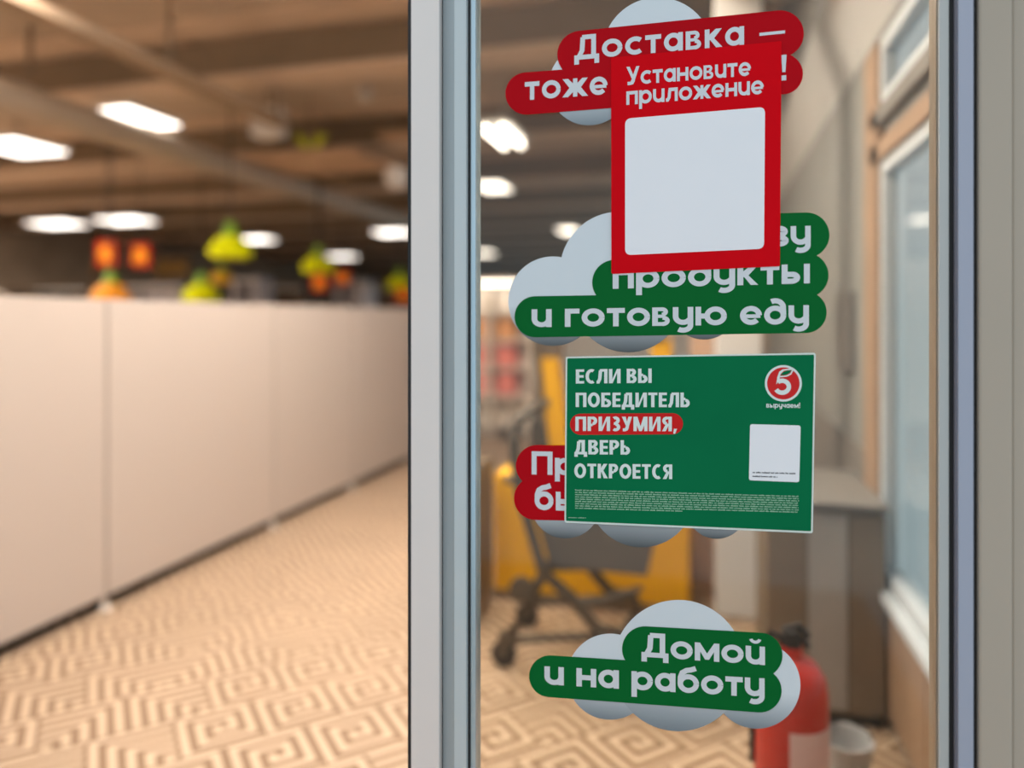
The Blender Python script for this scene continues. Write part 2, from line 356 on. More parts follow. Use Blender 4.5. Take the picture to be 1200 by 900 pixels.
def glyph(ch, s, wd=1.0):
    """polygons and advance width; x-height 1, capitals CAP"""
    h = s/2; out = []; CAP = 1.36
    def S(*p, w_=None): out.extend(ribbon(list(p), w_ or s))
    def A(*a): out.extend(ribbon(arc(*a), s))
    def P(*p): SID[0] += 1; out.append((SID[0], list(p)))
    def V(x, y0=0, y1=1): S((x, y0), (x, y1))
    def H(y, x0, x1): S((x0, y), (x1, y))
    def O(x0, w, y0=0, y1=1): A(x0+w/2, (y0+y1)/2, w/2-h, (y1-y0)/2-h, 0, 360)
    if ch == 'о': w = 1.10; O(0, w)
    elif ch == 'с': w = .93; A(.55, .5, .55-h, .5-h, 48, 312)
    elif ch == 'е':
        w = 1.05; A(w/2, .5, w/2-h, .5-h, 0, 318); S((h, .46), (w-h*.55, .46), w_=s*.72)
    elif ch == 'з': w = .80; A(.36, .735, .40-h, .265-h*.8, 140, -90); A(.36, .27, .44-h, .27-h*.8, 90, -140); H(.51, .2, .42)
    elif ch == 'т': w = .86; H(1-h, 0, w); V(w/2, 0, 1-h)
    elif ch == 'а': w = 1.02; O(0, w-.02); V(w-h)
    elif ch == 'в':
        w = .88; V(h); S((h, 1-h*.75), (w*.55, 1-h*.75), w_=s*.75); S((h, h*.75), (w*.6, h*.75), w_=s*.75); S((h, .52), (w*.6, .52), w_=s*.65)
        out.extend(ribbon(arc(w*.52, .755, .19, .245-h*.75, -90, 90), s*.78)); out.extend(ribbon(arc(w*.56, .27, .235, .27-h*.75, -90, 90), s*.82))
    elif ch == 'к': w = .95; V(h); P((s*.6, .38), (s*.6, .62), (w-.36, 1), (w-.03, 1), (w*.53, .5), (w, 0), (w-.34, 0), (s*1.15, .42))
    elif ch == 'ж':
        w = 1.42; c = w/2; V(c)
        for g in (-1, 1): P((c, .38), (c, .62), (c+g*.42, 1), (c+g*.74, 1), (c+g*.34, .5), (c+g*.76, 0), (c+g*.42, 0))
    elif ch in 'ий':
        w = .96; S((h, 1), (h, .46), *arc(w/2, .46, w/2-h, .46-h, 180, 360)[1:], (w-h, 1)); V(w-h)
        if ch == 'й': out.extend(ribbon(arc(w/2, 1.42, .22, .20, 190, 350), s*.62))
    elif ch == 'у':
        w = .98; S((h, 1), (h, .50), *arc(w/2, .50, w/2-h, .46-h, 180, 330)[1:])
        S((w-h, 1), (w-h, .02), *arc(w/2, .02, w/2-h, .40-h, 0, -128)[1:])
    elif ch == 'н': w = .98; V(h); V(w-h); H(.5, h, w-h)
    elif ch == 'п': w = .96; V(h); V(w-h); H(1-h, h, w-h)
    elif ch == 'г': w = .70; V(h); H(1-h, h, w)
    elif ch == 'р': w = 1.06; V(h, -.38, 1); O(.03, w-.03)
    elif ch == 'л': w = 1.0; V(w-h); H(1-h, .24, w-h); S((.02, h), (.16, h), (.28, .3), (.34, 1-h))
    elif ch == 'м': w = 1.22; V(h); V(w-h); P((0, 1), (s*.95, 1), (w/2, .42), (w-s*.95, 1), (w, 1), (w/2+.1, .08), (w/2-.1, .08))
    elif ch == 'ю': w = 1.50; V(h); H(.5, h, .5); O(w-1.08, 1.08)
    elif ch == 'ы': w = 1.28; V(h); V(w-h); A(.46, .31, .38-h, .31-h, -90, 90); H(.62-h, h, .46); H(h, h, .46)
    elif ch == 'д':
        w = 1.06; O(0, w); S((w-h, .5), (w-h-.01, .80), *arc(w*.50, .86, w*.5-h, .50-h*.8, 10, 118)[1:])
    elif ch == 'б':
        w = 1.06; O(0, w); S((h, .5), (h+.01, .82), (h+.10, 1.06), (.44, 1.19), (.66, 1.23), (.90, 1.32))
    elif ch == 'ч': w = .9; V(w-h); S((h, 1), (h, .68), *arc(w/2, .66, w/2-h, .24, 180, 270)[1:], (w-h, .42))
    elif ch == 'Д':
        w = 1.34; V(w-.30, 0, CAP); H(CAP-h, .42, w-.30+h); H(h, 0, w); S((.24, h), (.42, .5), (.46, CAP-h)); V(h, -.26, s*.8); V(w-h, -.26, s*.8)
    elif ch == 'У':
        w = 1.12; P((0, CAP), (s*1.15, CAP), (w*.60, .56), (w*.46, .36)); P((w-s*1.1, CAP), (w, CAP), (w*.60, .20), (w*.34, .26)); S((w*.56, .36), (w*.46, .16), (w*.32, h), (.10, h))
    elif ch == 'П': w = 1.14; V(h, 0, CAP); V(w-h, 0, CAP); H(CAP-h, h, w-h)
    elif ch == '—': w = 1.32; H(.44, .0, w)
    elif ch == '!': w = .30; P((.0, CAP), (.34, CAP), (.27, .44), (.07, .44)); P((.02, 0), (.32, 0), (.32, .27), (.02, .27))
    elif ch == ' ': w = .42
    else: w = .5
    return out, w
def cond(ch, s=.205):
    """condensed bold capitals, cap height 1"""
    h = s/2; out = []
    def S(*p, w_=None): out.extend(ribbon(list(p), w_ or s))
    def P(*p): SID[0] += 1; out.append((SID[0], list(p)))
    def V(x, y0=0, y1=1): S((x, y0), (x, y1))
    def H(y, x0, x1): S((x0, y), (x1, y), w_=s*.86)
    k = s*.43
    if ch == 'Е': w = .50; V(h); H(1-k, h, w); H(.5, h, w-.03); H(k, h, w)
    elif ch == 'С': w = .58; S(*arc(.36, .5, .36-h, .5-k, 62, 298)); 
    elif ch == 'Л': w = .66; V(w-h); H(1-k, .2, w-h); S((.0, k), (.10, k), (.19, .3), (.24, 1-k))
    elif ch == 'И': w = .70; V(h); V(w-h); P((s*.5, .0), (s*1.1, .0), (w-s*.5, 1), (w-s*1.1, 1))
    elif ch in 'ВБ':
        w = .60; V(h); H(k, h, .32); H(.52, h, .32); S(*arc(.32, .27, .28-h, .27-k, -90, 90))
        H(1-k, h, .31 if ch == 'В' else w-.05)
        if ch == 'В': S(*arc(.31, .76, .25-h, .24-k, -90, 90))
    elif ch == 'Ы': w = .82; V(h); V(w-h); H(k, h, .30); H(.56, h, .30); S(*arc(.30, .28, .27-h, .28-k, -90, 90))
    elif ch == 'Ь': w = .58; V(h); H(k, h, .30); H(.56, h, .30); S(*arc(.30, .28, .27-h, .28-k, -90, 90))
    elif ch == 'П': w = .66; V(h); V(w-h); H(1-k, h, w-h)
    elif ch == 'О': w = .74; S(*arc(w/2, .5, w/2-h, .5-k, 0, 360))
    elif ch == 'Д': w = .74; V(w-.12-h); H(1-k, .24, w-.12-h); H(k, 0, w); S((.12, k), (.22, .4), (.25, 1-k)); V(h*.85, -.17, .12); V(w-h*.85, -.17, .12)
    elif ch == 'Т': w = .56; H(1-k, 0, w); V(w/2)
    elif ch == 'Р': w = .58; V(h); H(1-k, h, .30); H(.42, h, .30); S(*arc(.30, .71, .28-h, .29-k, -90, 90))
    elif ch == 'З': w = .54; S(*arc(.24, .745, .26-h, .255-k, 130, -90)); S(*arc(.24, .275, .29-h, .275-k, 90, -130)); H(.52, .14, .28)
    elif ch == 'У': w = .62; P((0, 1), (s*1.15, 1), (w*.62, .38), (w*.45, .28)); P((w-s*1.1, 1), (w, 1), (w*.62, .16), (w*.36, .2)); S((w*.55, .3), (w*.45, .13), (w*.3, k), (.06, k))
    elif ch == 'М': w = .86; V(h); V(w-h); P((0, 1), (s*1.2, 1), (w/2, .34), (w-s*1.2, 1), (w, 1), (w/2+.09, 0), (w/2-.09, 0))
    elif ch == 'Я': w = .60; V(w-h); H(1-k, .3, w-h); H(.44, .3, w-h); S(*arc(.30, .72, .28-h, .28-k, 90, 270)); P((0, 0), (s*1.15, 0), (.42, .45), (.22, .45))
    elif ch == 'К': w = .62; V(h); P((s*.6, .36), (s*.6, .58), (w-.25, 1), (w-.01, 1), (w*.58, .54), (w+.02, 0), (w-.24, 0), (s*1.2, .42))
    elif ch == ',': w = .2; P((.04, .17), (.23, .17), (.12, -.17), (.0, -.17))
    elif ch == ' ': w = .20
    else: w = .4
    return out, w

def layer(polys, y, th=.0002):
    """pixel polygons -> solid print on the glass plane y"""
    mb = MB()
    for p in polys:
        if isinstance(p, tuple):           # one flat printed stroke; crossing strokes lie a hair apart
            yy_ = y-(p[0] % 7)*1.5e-5
            mb.quad(*[at_y(px, py, yy_) for px, py in p[1]]); continue
        q = [at_y(px, py, y) for px, py in p]; mb.prism([(v.x, v.z) for v in q], y, y+th)
    return mb
def text_polys(txt, x0, y0, x1, y1, xh0, xh1, s=.27, gap=.10, font=glyph):
    items = []; X = 0
    for ch in txt:
        g, w = font(ch, s); items.append((g, X)); X += w+gap
    X -= gap; sc = (x1-x0)/X; res = []
    for g, ox in items:
        for sid, poly in g:
            q = []
            for gx, gy in poly:
                px = x0+(ox+gx)*sc; t = (px-x0)/(x1-x0)
                q.append((px, y0+(y1-y0)*t-gy*(xh0+(xh1-xh0)*t)))
            res.append((sid, q))
    return res
def pill(ax, ay, bx, by, ra, rb):
    th = math.degrees(math.atan2(by-ay, bx-ax))
    return [arc(bx, by, rb, rb, th-90, th+90, 20)+arc(ax, ay, ra, ra, th+90, th+270, 20)]
def rrect(c, r):
    """rounded quad from four corners"""
    out = []
    for i in range(4):
        p = Vector(c[i]); a = (Vector(c[i-1])-p).normalized(); b = (Vector(c[(i+1) % 4])-p).normalized()
        p0, p1 = p+a*r, p+b*r
        for k in range(7):
            t = k/6; q = p0*(1-t)**2+p*2*t*(1-t)+p1*t*t; out.append((q.x, q.y))
    return [out]

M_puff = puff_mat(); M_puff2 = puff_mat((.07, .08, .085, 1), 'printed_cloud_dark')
M_red = mat('banner_red', (.49, .004, .010), .35, spec=.04, var=.03); M_green = mat('banner_green', (.004, .135, .028), .35, spec=.04, var=.06, scale=14)
M_txt = mat('white_lettering', (.72, .735, .76), .4, spec=.04, var=.02)
M_poster_red = mat('poster_red', (.70, .002, .008), .4, spec=.04, var=.02); M_poster_green = mat('poster_green', (.003, .165, .062), .4, spec=.04, var=.10, scale=9)
M_paper = mat('white_paper', (.93, .91, .93), .5, spec=.04, var=.015); M_border = mat('poster_border', (.72, .80, .74), .5)
M_ink = mat('black_ink', (.05, .05, .055), .6); M_fine = mat('fine_print_ink', (.36, .60, .42), .5)

def sticker(name, label, cat, cpx, puffs, pills, texts, pm, group=None, pf=None):
    c = at_y(cpx[0], cpx[1], D-.0012)
    r = empty(name, c, label, cat, group)
    for i, (x, y, rad) in enumerate(puffs):
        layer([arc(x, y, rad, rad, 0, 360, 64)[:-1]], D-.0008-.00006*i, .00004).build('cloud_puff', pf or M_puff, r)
    for i, p in enumerate(pills): layer(pill(*p), D-.0016-.00006*i, .0002).build('banner', pm, r)
    for t in texts: layer(text_polys(*t), D-.0020, .0002).build('lettering', M_txt, r)
    return r

sticker('cloud_sticker', 'topmost cloud sticker with two tilted red banners reading Доставка — тоже, partly under the red poster', 'sticker', (770, 75),
        [(690, 100, 47), (771, 62, 65)],
        [(617, 109.5, 917, 86.5, 24.8, 24), (681, 64, 914.5, 39.5, 28, 27.5)],
        [('Доставка', 673, 70.5, 872, 52.5, 21, 22, .255, .15), ('—', 890, 50, 920, 47, 22, 22, .16), ('тоже', 615, 117.5, 712, 110.5, 21.2, 21.5, .255, .15),
         ('!', 915.5, 94.5, 921, 94, 22, 22)], M_red)
sticker('cloud_sticker', 'cloud sticker with stacked green banners ending in продукты и готовую еду, top hidden by the red poster', 'sticker', (785, 330),
        [(726, 318, 70), (825, 357, 41), (736, 348, 65), (648, 353, 52.5)],
        [(760, 279, 945.5, 275.5, 26, 26.5), (720.5, 331, 945, 322.5, 26.5, 26), (627, 371.2, 944.5, 366, 24, 24.3)],
        [('зу', 905, 288.5, 950, 287.5, 23, 23, .27, .10), ('продукты', 718, 338.5, 949, 332, 21.5, 23, .27, .10),
         ('и готовую еду', 623, 383.5, 948, 380, 21, 22.5, .27, .105)], M_green, None, M_puff2)
sticker('cloud_sticker', 'cloud sticker with two red banners mostly hidden behind the green poster, only Пр and бы showing', 'sticker', (740, 580),
        [(663, 590, 41), (752, 579, 62.5), (840, 596, 35.5)],
        [(629, 546, 880, 549, 24.5, 24), (627.5, 584, 890, 590, 25.3, 25)],
        [('Пр', 623, 556, 673, 557, 20, 20, .27, .13), ('бы', 626.5, 597.5, 678, 599, 22, 22, .27, .13)], M_red, None, M_puff2)
sticker('cloud_sticker', 'lowest cloud sticker with green banners reading Домой и на работу, near the bottom of the door', 'sticker', (780, 790),
        [(715, 793, 50.5), (887, 803, 51), (795, 780, 77)],
        [(644.5, 792.5, 890.5, 809.5, 24.5, 25.5), (755.5, 760.5, 890.5, 768, 26.5, 26.5)],
        [('Домой', 751.7, 769.5, 896.5, 779.5, 21, 21.5, .27, .10), ('и на работу', 638, 802, 896, 817.5, 21.3, 22.5, .27, .10)], M_green)

# red poster
c = at_y(815, 190, D-.003)
rp = empty('red_poster', c, 'red paper poster reading Установите приложение over a blank white square panel', 'poster')
yp = D-.0030
layer(rrect([(716, 67.5), (916, 48), (914, 312), (716.5, 321)], 2.0), yp, .0006).build('sheet', M_poster_red, rp)
layer(rrect([(732.5, 139), (896.5, 125.3), (895.3, 291.5), (732.5, 299)], 7.5), yp-.0003, .0002).build('white_panel', M_paper, rp)
for t in [('Установите', 734, 100.0, 880, 88.5, 15.8, 16.2, .25, .10), ('приложение', 734, 123.0, 895, 110.0, 15.8, 16.3, .25, .10)]:
    layer(text_polys(*t), yp-.0003, .0002).build('lettering', M_txt, rp)

# green poster
yp = D-.0048
gp = empty('green_poster', at_y(808, 518, yp), 'green landscape poster with white border reading ЕСЛИ ВЫ ПОБЕДИТЕЛЬ ПРИЗУМИЯ', 'poster')
layer(rrect([(663, 418), (956, 413.5), (952.5, 625), (661.5, 612.5)], 3.0), yp, .0006).build('sheet', M_border, gp)['label'] = 'white border of the green poster'
layer(rrect([(664.8, 419.9), (954, 415.6), (950.5, 622.6), (663.3, 610.4)], 1.6), yp-.0002, .0001).build('green_field', M_poster_green, gp)
layer(pill(680.5, 497.2, 788, 496.6, 12.4, 12.4), yp-.0004, .0001).build('red_highlight', mat('highlight_red', (.66, .02, .02), .4, spec=.04), gp)
M_ptx = mat('poster_lettering', (.78, .83, .80), .45, spec=.04, var=.02)
cf = lambda ch, s: cond(ch)
for t in [('ЕСЛИ ВЫ', 674.8, 449.5, 763.7, 448.7, 16.6, 16.9), ('ПОБЕДИТЕЛЬ', 674.6, 477, 808.5, 477.2, 16.8, 17.2), ('ПРИЗУМИЯ,', 674.2, 505, 792.8, 505.4, 16.8, 17),
          ('ДВЕРЬ', 673.4, 532.4, 738.5, 532.8, 16.8, 16.9), ('ОТКРОЕТСЯ', 673, 560, 787.8, 561.5, 16.8, 17.2)]:
    layer(text_polys(*t, .2, .085, cf), yp-.0006, .0001).build('lettering', M_ptx, gp)
# emblem
em = layer([arc(918, 449.3, 21.7, 21.4, 0, 360, 56)[:-1]], yp-.0004, .0001).build('emblem', M_ptx, gp); em['label'] = 'round red emblem with a leaf topped numeral'
layer([arc(918, 449.3, 19.0, 18.8, 0, 360, 56)[:-1]], yp-.0006, .0001).build('emblem_disc', mat('emblem_red', (.68, .03, .03), .4, spec=.04), em)
five = ribbon([(x, -y) for x, y in arc(916.6, -453.2, 7.9, 7.0, 128, 0)]+[(x, -y) for x, y in arc(916.6, -453.2, 7.9, 7.0, 0, -152)][1:], 5.2)
SID[0] += 1
five += [(SID[0], [(909.6, 450.6), (911.0, 441.5), (913.2, 435.5), (917.5, 432.6), (919.0, 434.0), (914.6, 438.5), (913.2, 446.2)])]
five += ribbon([(911.8, 443), (913.6, 437), (917.5, 434), (922, 433), (929.3, 432.6), (927, 438), (922, 440.6), (914, 441.5)], 1.6)
layer(five, yp-.0008, .0001).build('numeral', M_ptx, em)
layer([[(914.6, 439.9), (917.6, 436), (922, 434.2), (927.6, 433.8), (925.5, 437), (921.5, 439.2)]], yp-.0010, .0001).build('emblem_leaf', M_poster_green, em)
layer(text_polys('выручаем!', 898, 477.6, 937.5, 478.2, 4.5, 4.5, .26, .12), yp-.0006, .0001).build('lettering', M_ptx, gp)
layer(rrect([(879, 497), (938.3, 498.6), (936.6, 565.2), (877.6, 562.8)], 3.0), yp-.0004, .0001).build('white_panel', M_paper, gp)
def tiny(x0, x1, yl, yr, hgt, wmin=.55, wmax=1.0):
    res = []; x = x0
    while x < x1:
        for _ in range(random.randint(3, 10)):
            ww = random.uniform(wmin, wmax); y = yl+(yr-yl)*(x-x0)/(max(1, X_END-x0)); hh = hgt*random.choice((1, 1, 1, 1.35))
            if x+ww > x1: break
            res.append([(x, y), (x+ww, y), (x+ww, y-hh), (x, y-hh)]); x += ww+.22
        x += 1.0
    return res
X_END = 936.3; polys = []
for i in range(9):
    polys += tiny(674, 936.3 if i < 8 else 800, 575+i*2.63, 582.5+i*2.63, 1.15)
polys += tiny(666, 687, 607.0, 607.0+ .5*(936.3-666)/21, .8)
layer(polys, yp-.0006, .0001).build('fine_print', M_fine, gp)['kind'] = 'stuff'
X_END = 934; polys = tiny(882, 933, 554.4, 555.8, 1.3)+tiny(882, 911, 558.9, 559.4+.9, 1.3)
layer(polys, yp-.0006, .0001).build('small_caption', M_ink, gp)['kind'] = 'stuff'

# ------------------------------------------------------------------ ceiling lamps
M_dif = mat('lamp_diffuser', (1.0, .91, .82), .5, emit=LUM, var=0); M_fill = mat('fill_lamp_diffuser', (1.0, .88, .76), .5, emit=LUM_FILL, var=0); M_lf = mat('lamp_housing', (.6, .58, .55), .5)
lamps = [  # px, py, z, width x, depth y, label
    (156, 140, 3.80, .62, .80, 'large bright square ceiling lamp at the upper left'),
    (22, 174, 3.80, .80, .80, 'bright ceiling lamp cut by the left edge of the picture'),
    (67, 263, 3.80, 1.15, .75, 'left lamp of the pair of ceiling lamps above the red hanging signs'),
    (147, 259, 3.80, 1.15, .75, 'right lamp of the pair of ceiling lamps above the red hanging signs'),
    (301, 281, 3.80, .85, .8, 'ceiling lamp just right of the largest green pendant shade'),
    (286, 315, 3.60, 1.2, 1.6, 'dim far ceiling lamp beneath the largest green pendant shade'),
    (214, 315, 3.60, 1.2, 1.6, 'dim far ceiling lamp between the red signs and the green shade'),
    (48, 328, 3.50, 1.3, 2.2, 'far lamp low at the left just above the white partition'),
    (3, 304, 3.70, 1.3, 1.6, 'far ceiling lamp cut by the left picture edge'),
    (401, 301, 3.70, .85, .8, 'ceiling lamp right of the middle green pendant shade'),
    (466, 273, 3.80, 1.15, .8, 'ceiling lamp right beside the aluminium door post'),
    (578, 220, 3.80, .45, .8, 'ceiling lamp behind the glass below the twin tube lamp'),
    (666, 271, 3.80, .45, .9, 'small ceiling lamp behind the glass left of the red poster'),
    (568, 297, 3.70, .5, 1.0, 'small far lamp behind the glass beside the door stile'),
]
for px, py, z, wx, wy, lab in lamps:
    p = at_z(px, py, z); r = empty('ceiling_lamp', p, lab, 'lamp', 'ceiling lamps of the shop')
    MB().box((p.x-wx/2-.03, p.y-wy/2-.03, z+.012), (p.x+wx/2+.03, p.y+wy/2+.03, z+.08)).build('housing', M_lf, r)
    MB().box((p.x-wx/2, p.y-wy/2, z), (p.x+wx/2, p.y+wy/2, z+.012)).build('diffuser', M_dif, r)
    MB().tube([(p.x, p.y, z+.08), (p.x, p.y, ZC)], .012, 6).build('hanger', M_lf, r)
# twin tube lamp seen through the glass
p = at_z(590, 161, 3.60); r = empty('tube_lamp', p, 'twin tube ceiling lamp behind the glass left of the red poster', 'lamp')
for dx in (-.10, .10): MB().tube([(p.x+dx, p.y-.42, 3.60), (p.x+dx, p.y+.42, 3.60)], .030).build('tube', mat('tube_light', (1, .93, .84), .5, emit=9, var=0), r)
MB().box((p.x-.2, p.y-.5, 3.64), (p.x+.2, p.y+.5, 3.70)).build('housing', M_lf, r)
MB().tube([(p.x, p.y, 3.7), (p.x, p.y, ZC)], .012, 6).build('hanger', M_lf, r)
# unseen fill lamps, added to brighten the entrance, partition and ceiling
for x, y, wx, wy, lab in [(-1.5, 4.2, 2.2, .8, 'added fill lamp above the patterned floor, higher than the picture shows'),
                     (-4.8, 3.4, 2.0, .8, 'added fill lamp above the white partition, higher than the picture shows'),
                     (-1.3, 2.3, 2.0, .7, 'added fill lamp nearest the door, higher than the picture shows'),
                     (-14.0, 8.5, 2.4, 1.2, 'added fill lamp over the side aisle, farthest from the door, left of the picture'),
                     (-11.0, 6.0, 2.4, 1.2, 'added fill lamp over the side aisle, midway, left of the picture'),
                     (-16.6, 10.5, 2.0, 1.6, 'added fill lamp at the far left wall, left of the picture'),
                     (-9.0, 3.4, 2.4, 1.0, 'added fill lamp over the side aisle near the shop front, left of the picture')]:
    r = empty('ceiling_lamp', (x, y, 3.8), lab, 'lamp', 'ceiling lamps of the shop')
    MB().box((x-wx/2-.03, y-wy/2-.03, 3.812), (x+wx/2+.03, y+wy/2+.03, 3.88)).build('housing', M_lf, r)
    MB().box((x-wx/2, y-wy/2, 3.8), (x+wx/2, y+wy/2, 3.812)).build('diffuser', M_fill, r)
    MB().tube([(x, y, 3.88), (x, y, ZC)], .012, 6).build('hanger', M_lf, r)

# ------------------------------------------------------------------ ducts, pipes and boxes under the ceiling
M_duct = mat('duct_metal', (.50, .42, .33), .5, metal=.1, var=.12, scale=3); M_duct2 = mat('cable_tray', (.34, .25, .17), .6, var=.1)
q = at_z(150, 68, 3.55)
t_ = empty('cable_tray', (q.x, 4.5, 3.55), 'long brown cable tray running from the top left corner to the white box', 'cable tray')
MB().box((q.x-.09, 2.4, 3.55), (q.x+.09, 6.9, 3.63)).build('tray', M_duct2, t_)
for y in (3.4, 5.2, 6.8): MB().tube([(q.x, y, 3.63), (q.x, y, ZC)], .02, 6).build('hanger', M_beamd, t_)
q2 = at_z(100, 159, 3.40)
d_ = empty('air_duct', (q2.x, 8, 3.40), 'wide grey brown air duct crossing the upper left of the shop', 'duct')
MB().tube([(q2.x, 3.0, 3.55), (q2.x, 15.0, 3.55)], .165, 18).build('duct_body', M_duct, d_)
for y in (4.5, 7.0, 9.5, 12.0): MB().lathe((q2.x, y, 3.55), [(.165, -.03), (.185, -.03), (.185, .03), (.165, .03)], 18, 'y').build('flange', M_duct, d_)
for y in (5.5, 10.5): MB().tube([(q2.x, y, 3.7), (q2.x, y, ZC)], .03, 6).build('hanger', M_beamd, d_)
p = at_y(308, 141, 7.7)
e_ = empty('junction_box', (p.x, 7.7, p.z-.17), 'pale square junction box at the end of the cable tray', 'box')
MB().box((p.x-.19, 7.7, p.z-.18), (p.x+.19, 7.95, p.z+.18)).build('box_body', M_wh, e_, bevel=.02)
MB().tube([(p.x, 7.82, p.z+.18), (p.x, 7.82, ZC)], .02, 6).build('hanger', M_beamd, e_)
M_lt = mat('peach_panel', (.62, .43, .29), .7, var=.1)
for (px0, px1, py, y, lab) in [(225, 335, 4, 5.7, 'pale ceiling raft at the very top left of the middle'), (282, 418, 186, 8.6, 'peach ceiling raft below the pale junction box'), (440, 520, 160, 8.9, 'peach ceiling raft beside the door post')]:
    a = at_y(px0, py, y); b2 = at_y(px1, py, y)
    tag(MB().box((a.x, y, a.z), (b2.x, y+1.3, a.z+.05)).build('ceiling_raft', M_lt, loc=((a.x+b2.x)/2, y+.65, a.z)), lab, 'ceiling panel')
for px, py, rr, lab in [(465, 208, .17, 'pale round speaker hanging near the door post'), (428, 110, .10, 'small round grey sensor right of the junction box')]:
    p = at_y(px, py, 9.0 if px > 440 else 7.5)
    tag(MB().lathe((p.x, p.y, p.z), [(.001, -rr), (rr*.6, -rr*.8), (rr, 0), (rr*.8, rr*.8), (.001, rr)], 16).build('ceiling_speaker', M_wh if rr > .12 else M_lf, loc=p), lab, 'speaker')
p = at_y(362, 166, 8.2)
s_ = empty('arrow_sign', p, 'small hanging sign with two yellow green wedges right of the junction box', 'sign')
MB().prism([(p.x-.2, p.z+.08), (p.x-.12, p.z+.12), (p.x-.01, p.z-.06), (p.x-.07, p.z-.10)], p.y, p.y+.03).build('wedge', mat('lime', (.52, .58, .03), .5), s_)
MB().prism([(p.x+.05, p.z-.06), (p.x+.11, p.z+.10), (p.x+.24, p.z+.07), (p.x+.12, p.z-.09)], p.y, p.y+.03).build('wedge', mat('lime', (.5, .5, .03)), s_)

MB().box((p.x-.22, p.y+.005, p.z+.09), (p.x+.24, p.y+.025, p.z+.11)).build('rail', M_beamd, s_)
MB().tube([(p.x, p.y+.015, p.z+.1), (p.x, p.y+.015, ZC)], .008, 6).build('cord', M_beamd, s_)
# ------------------------------------------------------------------ white partition on the left
PX = -2.975
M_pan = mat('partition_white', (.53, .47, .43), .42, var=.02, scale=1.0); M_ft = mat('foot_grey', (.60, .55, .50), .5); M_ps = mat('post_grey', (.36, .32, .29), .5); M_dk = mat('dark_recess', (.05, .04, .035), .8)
pr = empty('partition', (PX, 5, 0), 'long chest high white panel partition standing on the patterned floor at the left', 'partition')
seams = [-.1, 1.55, 3.06, 4.56, 5.76, 6.96, 8.16]
for i in range(6):
    MB().box((PX-.03, seams[i]+.012, .075), (PX, seams[i+1]-.012, 1.597)).build('panel', M_pan, pr, bevel=.003)
for s_y in seams[1:]:
    MB().box((PX-.045, s_y-.012, .05), (PX-.006, s_y+.012, 1.59)).build('post', M_ps, pr)
    MB().lathe((PX-.012, s_y, 0), [(.001, 0), (.032, 0), (.03, .015), (.016, .03), (.016, .06)], 12).build('foot', M_ft, pr)
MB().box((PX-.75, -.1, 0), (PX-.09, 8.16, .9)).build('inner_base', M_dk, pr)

# ------------------------------------------------------------------ hanging things beyond the partition
M_lime = mat('lime_shade', (.80, .88, .005), .5, spec=.1, var=.05); M_grn = mat('green_cap', (.20, .42, .02), .5); M_yel = mat('yellow_shade', (.85, .50, .02), .5)
def pendant(px, py, y, rad, lab, m=M_lime):
    p = at_y(px, py, y); r = empty('pendant_shade', p, lab, 'pendant', 'bell shaped pendants over the fruit stands')
    prof = [(rad*.15, .62*rad*1.1), (rad*.38, .60*rad), (rad*.72, .34*rad), (rad, -.12*rad), (rad*.93, -.40*rad), (rad*.80, -.46*rad), (.02, -.42*rad)]
    MB().lathe(p, prof, 20).build('shade', m, r)
    MB().lathe(p, [(.01, rad*1.25), (rad*.18, rad*1.2), (rad*.30, rad*.9), (rad*.36, rad*.55), (rad*.3, rad*.5)], 14).build('cap', M_grn, r)
    MB().tube([(p.x, p.y, p.z+rad*1.2), (p.x, p.y, 3.40 if abs(p.x-q2.x) < .18 else ZC)], .01, 6).build('cord', M_blk, r)
pendant(270, 291, 7.6, .26, 'largest lime green bell pendant with a darker green cap')
pendant(373, 311, 10.5, .265, 'middle lime green bell pendant above small red signs')
pendant(468, 333, 14.0, .27, 'lime green bell pendant half hidden by the door post')
pendant(236, 345, 9.6, .28, 'low lime green bell pendant rising just over the partition edge')
pendant(260, 326, 13.0, .24, 'small yellow bell pendant beneath the largest green one', M_yel)
pendant(130, 345, 7.6, .24, 'orange yellow bell pendant showing just over the partition edge', mat('orange_shade', (.95, .38, .02), .5))
M_sr = mat('sign_red', (.50, .03, .01), .6, spec=.1); M_so = mat('sign_orange', (.95, .36, .02), .6, spec=.1)
def hang_sign(px, py, y, w_, lab):
    p = at_y(px, py, y); r = empty('hanging_sign', p, lab, 'sign', 'red and orange square signs hanging in the shop')
    MB().box((p.x-w_/2, y, p.z-w_*.52), (p.x+w_/2, y+.03, p.z+w_*.52)).build('board', M_sr, r)
    MB().lathe((p.x, y-.001, p.z-w_*.02), [(.001, -.006), (w_*.34, -.006), (w_*.36, 0)], 20, 'y').build('printed_disc', M_so, r)
    MB().tube([(p.x, y+.015, p.z+w_*.5), (p.x, y+.015, 3.40 if abs(p.x-q2.x) < .18 else ZC)], .008, 6).build('cord', M_blk, r)
hang_sign(124, 297, 9.0, .36, 'left red and orange square sign of the hanging pair')
hang_sign(164, 299, 9.2, .34, 'right red and orange square sign of the hanging pair')
hang_sign(374, 331, 10.0, .24, 'small red sign under the middle green pendant')
hang_sign(401, 325, 12.0, .26, 'small red sign right of the middle green pendant')
hang_sign(472, 345, 12.0, .26, 'small orange sign under the pendant by the door post')
